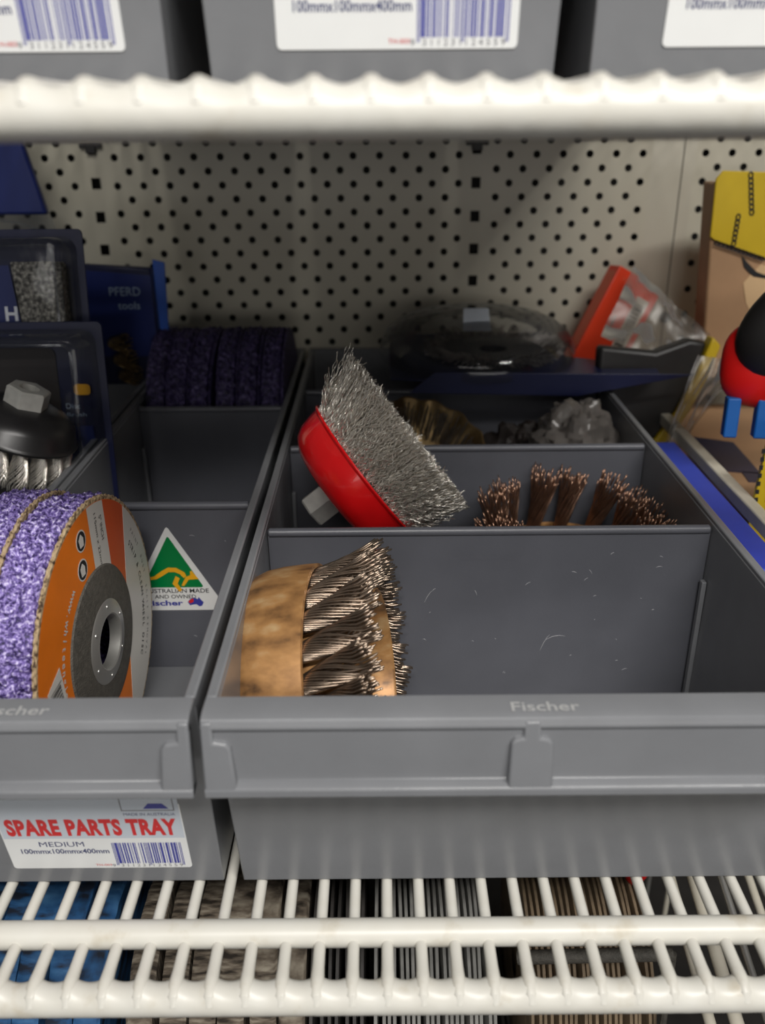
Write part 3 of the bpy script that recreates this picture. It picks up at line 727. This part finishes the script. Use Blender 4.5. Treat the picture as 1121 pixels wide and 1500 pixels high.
q.prism([(3, 98), (31, 98), (31, 60), (31, 40), (9, 40)], 4, 14.5); q.build('grey_pad', 'pad', pa, bevel=1)
pb = blister('blister_pack', 'clear blister pack with a dark window standing in front of the other at far left', 'blister pack', (-196, 467, 30), lean(7, 0), 76, 132, 26, 'navycard')
q = MB(); q.prism(roundrect(-30, 20, 15, 122, 4), .4, 1.2, 0); q.build('dark_window', 'darkcard', pb, flat=True)
q = MB(); q.prism([(16, 78), (32, 78), (34, 40), (18, 40)], .4, 1.4, 0); q.text('Disc', 18, 88, 8, 3.0, 1.5, 1); q.text('Brush', 18, 83.5, 11, 2.2, 1.5, 1)
q.prism(roundrect(24, 96, 33, 102, 2), 2, 3, 2); q.build('blue_panel', ['bluecard', 'dull_ink', 'gold'], pb, flat=True)

def twist_knot_brush():
    ax = Vector((-0.42, -0.15, 0.90)).normalized() * -1     # bristles point down
    ax = Vector((-0.36, -0.06, -0.92)).normalized()
    fr = axis_frame(ax, (0, 1, 0)); t = thing('cup_brush', 'small black cup brush with bright twisted knots and hex nut at left edge', 'wire brush', (-188.5, 432, 118), fr)
    c = MB(); c.lathe([(27, 0), (29.5, -.3), (30, -1.5), (28.6, -3), (27, -9), (22, -14), (14, -17), (8, -17), (8, -15), (20, -12), (26, -4)], 72, closed=True); c.build('cup', 'darksteel', t, angle=50)
    nut(t, -26, 10, 19)
    pr = [knot_mb(21, 4.6, 34, 3.6, 0.1, 70 + s_, .36, .3, 14, .04) for s_ in range(2)]; obs = []
    for i in range(16):
        a = 2 * math.pi * i / 16
        if i < 2: o = pr[i].build('wire_knot', 'wire', t, angle=180); obs.append(o)
        else: o = obs[i % 2].copy(); C.objects.link(o); o.parent = t
        o.matrix_local = Matrix.Translation(Vector((24.2 * math.cos(a), 24.2 * math.sin(a), -1)) * S) @ Matrix.Rotation(a, 4, 'Z') @ Matrix.Rotation(R(6), 4, 'X')
twist_knot_brush()

pf = thing('foil_pack', 'dark blue pack lettered in pale capitals standing behind the left blisters', 'pack', (-177, 600, 96), lean(4, 0))
q = MB(); q.prism([(-25, 0), (24, 0), (22, 79), (-24, 82)], -9, 0, 0); q.build('body', ['navycard'], pf, bevel=1.5)
q = MB(); q.prism([(-24, 20), (22, 20), (22, 74), (-24, 78)], 0.1, .5, 0); q.text('PFERD', -7, 61, 21, 5.6, .7, 1); q.text('tools', -2, 52, 15, 5, .7, 1)
q.build('printed_front', ['bluecard', 'dull_ink'], pf, flat=True)
q = MB(); q.prism([(22, 10), (28, 10), (30, 82), (22, 84)], -10, -8); q.build('side_flap', 'brightblue', pf, bevel=.3)
q = MB(); rnd = random.Random(4)
for i in range(3):
    kb = knot_mb(12, 5.5, 24, 2, .5, 90 + i, .5, 1, 8); kb.T = Matrix.Identity(4)
    for v in kb.v: q.v.append(Matrix.Rotation(R(70), 3, 'Y') @ v + Vector((-8 + i * 2.5, 30 - i * 11, 6)))
    off = len(q.v) - len(kb.v); q.f += [[off + k_ for k_ in f] for f in kb.f]; q.m += kb.m
q.build('packed_knots', 'brass', pf, angle=180)

tl = thing('plastic_pouch', 'blue plastic pouch with a clear lower end hanging at the top left corner', 'pack', (-255, 620, 190), lean(2, 0))
q = MB(); q.prism([(-30, 18), (31, 18), (22, 58), (14, 98), (-30, 98)], -8, 0); q.build('body', 'bluecard', tl, bevel=2)
q = MB(); q.prism([(-30, 0), (36, 0), (31.5, 18), (-30, 18)], -6, 2); q.tube([(-20, 16, 3), (0, 15, 4), (14, 13, 4), (26, 8, 3)], 1.0, 8); q.build('clear_end', 'clear', tl, bevel=2)

# ------------------------------------------------------------------ back of the wide tray
rb = thing('round_blister', 'round clear blister with a wheel brush on dark blue card at the back', 'blister pack', (68, 618, 112), Matrix.Rotation(R(2), 3, 'X'))
q = MB(); q.prism([(-62, -58), (-20, -66), (115, -64), (118, -34), (62, -10), (62, 55), (-62, 55)], -1, 0); q.build('card', 'navycard', rb, bevel=.3)
q = MB(); q.T = Matrix.Translation((0, -66, 5)) @ FACE_FRONT.to_4x4(); q.prism([(-34, 1.5), (135, -1), (60, -15), (-50, -12)], 0, 1); q.T = Matrix.Identity(4)
q.build('front_flap', 'navycard', rb, bevel=.3)
q = MB(); q.lathe([(69, 0), (69, 6), (67, 11), (63, 17), (57, 21.5), (50, 24.5), (40, 27), (25, 29.2), (0.1, 30)], 96); q.build('clear_dome', 'clear', rb, angle=60)
q = MB(); q.T = Matrix.Translation((-4, -32, 22.5)) @ Matrix.Rotation(R(-48), 4, 'X') @ FACE_FRONT.to_4x4(); q.prism([(-9, 2), (10, 2), (9, 20), (-8, 20)], -.4, .4); q.build('price_tag', 'paperband', rb, bevel=.2)
wb = thing('wheel_brush', 'round wire wheel brush lying inside the clear dome', 'wire brush', (78, 606, 113))
q = MB(); q.lathe([(10, 0), (10, 5), (34, 6), (36, 3), (34, 0)], 60, closed=True); q.build('hub', 'darksteel', wb)
q = MB(); rnd = random.Random(9)
for i in range(700):
    a = rnd.uniform(0, 6.283); L = rnd.uniform(44, 49); e = rnd.uniform(-1, 9); p0 = Vector((33 * math.cos(a), 33 * math.sin(a), rnd.uniform(1, 5)))
    b_ = a + rnd.uniform(-.09, .09); p2 = Vector((L * math.cos(b_), L * math.sin(b_), 3 + e)); q.tube([p0, (p0 + p2) / 2 + Vector((rnd.uniform(-1, 1), rnd.uniform(-1, 1), 1)), p2], .4, 3, caps=False)
o = q.build('bristles', 'fringe', wb, angle=180); o['kind'] = 'stuff'

gd = thing('cup_brush', 'dark brassy brush cup with wavy rim behind the second divider', 'wire brush', (24, 512, 70), axis_frame((.25, -.45, .85)))
q = MB(); n = 90; prof = [(8, -12), (24, -10), (34, -2), (40, 10), (41.5, 14), (40, 14.2), (36, 8), (30, 1), (8, -6)]; vs_ = []
for j, (r, z) in enumerate(prof):
    for i in range(n): a = 2 * math.pi * i / n; k_ = 1 + (.03 * math.sin(a * 14) if r > 35 else 0); vs_.append((r * k_ * math.cos(a), r * k_ * math.sin(a), z + (.8 * math.cos(a * 14) if r > 35 else 0)))
q.add(vs_, [(j * n + i, j * n + (i + 1) % n, (j + 1) * n + (i + 1) % n, (j + 1) * n + i) for j in range(len(prof) - 1) for i in range(n)]); q.build('cup', 'brass', gd, angle=60)
q = MB()
for i in range(260):
    a = rnd.uniform(0, 6.283); r = rnd.uniform(20, 31); q.tube([(r * math.cos(a), r * math.sin(a), 0), (r * 1.12 * math.cos(a + .05), r * 1.12 * math.sin(a + .05), rnd.uniform(14, 20))], .4, 3, caps=False)
o = q.build('bristles', 'fringe', gd, angle=180); o['kind'] = 'stuff'

def crumple(name, loc, rx, ry, rz, seed, mk, amp=.28, fr=1.6):
    b = MB(); n, m_ = 48, 26; vs_ = []
    for j in range(m_ + 1):
        ph = math.pi * j / m_
        for i in range(n):
            a = 2 * math.pi * i / n; d = Vector((math.sin(ph) * math.cos(a), math.sin(ph) * math.sin(a), math.cos(ph)))
            k_ = 1 + amp * (abs(noise.noise(d * fr + Vector((seed, 0, 0)))) * 2 - .4) + .10 * (1 - abs(noise.noise(d * 4 + Vector((seed, 5, 0)))) * 4)
            vs_.append((d.x * rx * k_, d.y * ry * k_, d.z * rz * k_))
    b.add(vs_, [(j * n + i, (j + 1) * n + i, (j + 1) * n + (i + 1) % n, j * n + (i + 1) % n) for j in range(m_) for i in range(n)])
    return b.build(name, mk, angle=30, loc=loc)
tag(crumple('plastic_bag', (124, 522, 76), 25, 26, 26, 3, 'bag'), 'crumpled translucent grey plastic bag behind the second divider', 'bag')
tag(crumple('plastic_bag', (92, 540, 60), 24, 22, 24, 8, 'darkcard'), 'dark crumpled bag left of the pale plastic one', 'bag')

# orange red box
ob_ = thing('carton', 'small orange-red carton with barcode leaning on the panel at back right', 'box', (161, 640, 100), Matrix.Rotation(R(14), 3, 'Z') @ Matrix.Rotation(R(-6), 3, 'X') @ FACE_FRONT @ Matrix.Rotation(R(-29), 3, 'Z'))
q = MB(); q.box(-20, -18, -16, 20, 66, 0); q.build('body', 'redbox', ob_, bevel=.5)
q = MB(); q.box(4, 12, 0, 15, 54, .2, 0); q.T = Matrix.Translation((14, 15, .05)) @ Matrix.Rotation(R(90), 4, 'Z'); barcode(q, 0, 1.5, 34, 7.5, 1, z=.25)
q.T = Matrix.Translation((-3, 18, .05)) @ Matrix.Rotation(R(90), 4, 'Z'); q.text('brush', 0, 0, 16, 4, .1, 1, bold=.02); q.T = Matrix.Identity(4)
q.text('WIRE BRUSH', -14, 58, 24, 2.4, .1, 2); q.box(-20.1, -10, -14, -20.05, 62, -2, 3)
q.build('printed_label', ['white_print', 'black_ink', 'redbox2', 'redbox2'], ob_, flat=True)

# clear bag draped at the back right, with black and yellow thing in it
def sheet(name, corners, n, amp, seed, mk, label, cat, th=.3):
    b = MB(); vs_ = []; A, B_, C_, D = [Vector(p) for p in corners]
    nr = (B_ - A).cross(D - A).normalized()
    for side in (0, 1):
        for j in range(n + 1):
            for i in range(n + 1):
                u, v = i / n, j / n; p = A.lerp(B_, u).lerp(D.lerp(C_, u), v)
                p = p + nr * (amp * (noise.noise(Vector((u * 3, v * 3, seed))) * 2 + .5 * (1 - abs(noise.noise(Vector((u * 6, v * 2, seed + 4)))) * 4)) + side * th); vs_.append(tuple(p))
    k_ = (n + 1) ** 2; fs = []
    for j in range(n):
        for i in range(n):
            a = j * (n + 1) + i; fs.append((a, a + 1, a + n + 2, a + n + 1)); fs.append((k_ + a, k_ + a + n + 1, k_ + a + n + 2, k_ + a + 1))
    b.add(vs_, fs); return tag(b.build(name, mk, angle=60), label, cat)
sheet('plastic_bag', [(150, 596, 128), (232, 590, 98), (226, 600, 128), (180, 640, 168)], 24, 1.6, 2, 'clearbag', 'thin clear bag draped over the carton at back right', 'bag')
sheet('plastic_bag', [(176, 528, 52), (196, 540, 70), (236, 565, 118), (205, 560, 124)], 24, 1.6, 7, 'clearbag', 'clear bag film hanging over the yellow edge beside the wide tray', 'bag')
by = thing('grinding_disc', 'black grinding disc with a bright yellow edge in clear bag right of tray', 'disc', (166, 572, 60), Matrix.Rotation(R(-6), 3, 'X') @ FACE_FRONT)
q = MB(); q.prism([(-20, -30), (24, 2), (36, 22), (46, 46), (52, 68), (40, 70), (18, 62), (-20, 66)], -14, 0); q.build('abrasive', 'blackrub', by, bevel=3, seg=3)
q = MB(); q.prism([(6, -26), (32, 2), (44, 22), (54, 46), (60, 66), (54, 72), (52, 66), (45, 46), (35, 23), (22, 3), (0, -16)], -10, 3); q.build('yellow_edge', 'yellow', by, bevel=1.5, seg=3)

# chain pack on the right
cp = thing('hanging_pack', 'tan pack with a yellow header printed with black chain, top right', 'pack', (260, 604, 96), lean(2, 0))
q = MB(); q.prism([(-34, 0), (45, 0), (45, 130), (-42, 130)], -22, 0); q.build('body', 'tan', cp, bevel=1.5)
q = MB(); q.prism([(-41, 96), (-38, 94), (45, 66), (45, 134), (-38, 137), (-42, 132)], 0.2, 2.2); q.build('yellow_header', 'yellow', cp, bevel=.6)
def chain(mb, x, y, n_, a, s_=3.0):
    for i in range(n_):
        px, py = x + i * s_ * 1.25 * math.cos(a), y + i * s_ * 1.25 * math.sin(a)
        rr = [(px + s_ * .8 * math.cos(t_) * math.cos(a) - s_ * .5 * math.sin(t_) * math.sin(a), py + s_ * .8 * math.cos(t_) * math.sin(a) + s_ * .5 * math.sin(t_) * math.cos(a), 2.5) for t_ in [k * .5236 for k in range(13)]]
        mb.tube(rr, s_ * .2, 4, caps=False)
q = MB(); chain(q, -20, 134, 8, R(-80), 2.6); chain(q, 4, 132, 9, R(-72), 4.0); chain(q, -25, 92, 6, R(88), 2.6); chain(q, -36, 92, 12, R(-18), 2.4); q.build('printed_chain', 'black_ink', cp)
q = MB(); q.prism([(-14, 66), (-4, 78), (8, 74), (20, 72), (34, 60), (36, 30), (20, 12), (2, 18), (-2, 40), (-10, 52)], 0.1, .5, 0); q.prism([(-18, 84), (-15, 76), (-8, 70), (4, 68), (4, 69.5), (-6, 73), (-13, 79)], .5, .8, 1); q.build('printed_hand', ['skin', 'darksteel'], cp, flat=True)

# red and black hand brush
hb = thing('hand_brush', 'red and black plastic handle with blue prongs at the right edge', 'tool', (204, 450, 96), lean(5, -8))
def blob(cx, cy, rx, ry, rz, cz, e=2.0, n=40):
    b = MB(); vs_ = []; m_ = 20
    for j in range(m_ + 1):
        ph = math.pi * j / m_ - math.pi / 2
        for i in range(n):
            a = 2 * math.pi * i / n; f = lambda t_, p: math.copysign(abs(t_) ** p, t_)
            vs_.append((cx + rx * math.cos(ph) * f(math.cos(a), 2 / e), cy + ry * math.cos(ph) * f(math.sin(a), 2 / e), cz + rz * math.sin(ph)))
    b.add(vs_, [(j * n + i, j * n + (i + 1) % n, (j + 1) * n + (i + 1) % n, (j + 1) * n + i) for j in range(m_) for i in range(n)]); return b
q = blob(13, 48, 34, 25, 14, -14, 2.9); q.build('red_shroud', 'redplast', hb, angle=60)
q = blob(19, 74, 44, 27, 15, -7, 2.2); q.T = Matrix.Identity(4); q.v = [Matrix.Rotation(R(40), 3, 'Z') @ (v - Vector((19, 79, 0))) + Vector((19, 79, 0)) for v in q.v]; q.build('black_grip', 'blackrub', hb, angle=60)
for x in (-13, 3, 18):
    q = MB(); q.prism(roundrect(-3.6, 8, 3.6, 30, 1), -13, -5); q.build('prong', 'blueplast', hb, bevel=.8, loc=(x, 0, 0))

# cartons, bars and boxes right of the wide tray
cb = thing('carton', 'beige carton with a dark blue printed label beside the wide tray', 'box', (250, 560, 0), R(8))
q = MB(); q.box(-52, -95, 0, 60, 90, 62); q.build('body', 'tan', cb, bevel=1)
q = MB(); q.prism([(-48, -40), (-22, -52), (-10, 5), (-34, 22)], 62, 62.6); q.prism([(-36, -62), (-20, -66), (-16, -52), (-32, -46)], 62, 62.6); q.build('label', 'navycard', cb)
q = MB(); q.box(191, 372, 72, 198, 640, 80); q.box(192, 372, 0, 196, 378, 72); q.box(192, 630, 0, 196, 636, 72)
tag(q.build('side_rail', 'lath', bevel=1), 'off-white rail running back along the right of the wide tray', 'rail')
q = MB(); q.box(157, 350, 0, 184, 520, 79); tag(q.build('carton', 'bluebox', bevel=1), 'long blue box squeezed between wide tray and white rail', 'box')
yp = thing('card_pack', 'narrow yellow card with black dots below the blue prongs', 'pack', (212, 424, 0), lean(3, 0))
q = MB(); q.prism([(-20, 0), (26, 0), (26, 116), (-11, 116)], -3, 0); q.build('card', 'yellow', yp, bevel=.4)
q = MB()
for i in range(7):
    for j in range(3): q.box(-14 + j * 6, 78 + i * 4.5, 0, -12 + j * 6, 80.5 + i * 4.5, .2)
q.build('printed_dots', 'black_ink', yp)

# ------------------------------------------------------------------ clutter seen through the lower wires
def flap(label, xs, mk, r, th, ztop, y, group, name='flap_disc'):
    o0 = None
    for i, x in enumerate(xs):
        if o0 is None:
            b = MB(); n = 120 if th > 4 else 72; vs_ = []; pr = [(8, 0), (r - .8, 0), (r, .12 * th), (r, .5 * th), (r, .88 * th), (r - .8, th), (8, th)]
            for j, (rr, z) in enumerate(pr):
                for k_ in range(n):
                    a = 2 * math.pi * k_ / n; d = (1.3 * ((k_ % 6) / 6)) if th > 4 and rr > r - 2 else 0
                    tw = .04 * (j / 6 - .5) if th > 4 else 0
                    vs_.append((rr * math.cos(a + tw) + d * math.cos(a), rr * math.sin(a + tw) + d * math.sin(a), z))
            b.add(vs_, [(j * n + k_, j * n + (k_ + 1) % n, (j + 1) * n + (k_ + 1) % n, (j + 1) * n + k_) for j in range(6) for k_ in range(n)])
            o0 = b.build(name, mk, angle=30); o = o0
        else: o = o0.copy(); C.objects.link(o)
        o.matrix_world = Matrix.Translation(Vector((x, y + (i * 7 % 5) * .8, ztop - r - (i * 3 % 4) * .8)) * S) @ (Matrix.Rotation(R((i * 5 % 7 - 3) * .25), 3, 'Z') @ FACE_RIGHT @ Matrix.Rotation(R(23 * i), 3, 'Z')).to_4x4()
        tag(o, label, 'disc', group)
def rack(x0, x1, y0, y1, z0, label):
    b = MB(); b.box(x0, y0, -240, x1, y1, z0); b.box(x0, y0, z0, x0 + 2, y1, z0 + 20); b.box(x1 - 2, y0, z0, x1, y1, z0 + 20)
    tag(b.build('disc_holder', 'dark', bevel=.8), label, 'holder')
flap('blue flap disc standing on edge below the left end of the lower shelf', [-200 + 13 * i for i in range(6)], 'blueflap', 57, 11.5, -62, 300, 'blue flap discs below the lower shelf')
flap('tan flap disc standing on edge under the lower wires, left of centre', [-112 + 13 * i for i in range(6)], 'tanflap', 57, 11.5, -66, 300, 'tan flap discs below the lower shelf')
flap('black cutting disc on edge between tan and grey discs under the wires', [-33 + 3.6 * i for i in range(7)], 'blackdisc', 57, 1.8, -66, 300, 'black cutting discs below the shelf', 'cutting_disc')
flap('thin grey cutting disc standing on edge under the centre of the wires', [-5 + 2.7 * i for i in range(20)], 'greydisc', 57, 1.7, -64, 302, 'grey cutting discs below the shelf', 'cutting_disc')
flap('thin brown cutting disc standing on edge under the wires, right of centre', [66 + 2.9 * i for i in range(20)], 'browndisc', 57, 1.7, -74, 318, 'brown cutting discs below the shelf', 'cutting_disc')
rack(-205, -122, 240, 360, -182, 'dark holder under the blue flap discs'); rack(-120, -34, 240, 360, -186, 'dark holder under the tan flap discs')
rack(-33, 62, 240, 362, -184, 'dark holder under the grey cutting discs'); rack(64, 126, 258, 378, -192, 'dark holder under the brown cutting discs')
for i, (x, r_, mk, lb) in enumerate([(146, 2.6, 'lath', 'white'), (158, 3.2, 'lath', 'wide white'), (172, 1.8, 'steel', 'thin steel'), (186, 2.0, 'lath', 'outer white')]):
    q = MB(); q.tube([(x, 215, -120), (x - 2, 420, -62)], r_, 12); q.tube([(x - 2, 418, -62), (x - 2, 418, -240)], r_ * .8, 8)
    tag(q.build('sanding_rod', mk), '%s rod under the lower wires near right edge' % lb, 'rod')
q = MB(); q.tube([(58, 272, -72), (122, 262, -58)], 3.0, 12); q.tube([(122, 262, -58), (126, 262, -240)], 1.5, 8)
tag(q.build('steel_bar', 'hub'), 'dull grey bar lying across the brown discs below the shelf', 'bar')
q = MB(); q.T = Matrix.Translation((122, 318, -70)); q.lathe([(.1, 6), (4, 5), (6, 0), (4, -5), (1, -8), (1, -170)], 20); tag(q.build('mounted_point', 'redplast'), 'small red tip glimpsed below the shelf at right', 'grinding point')
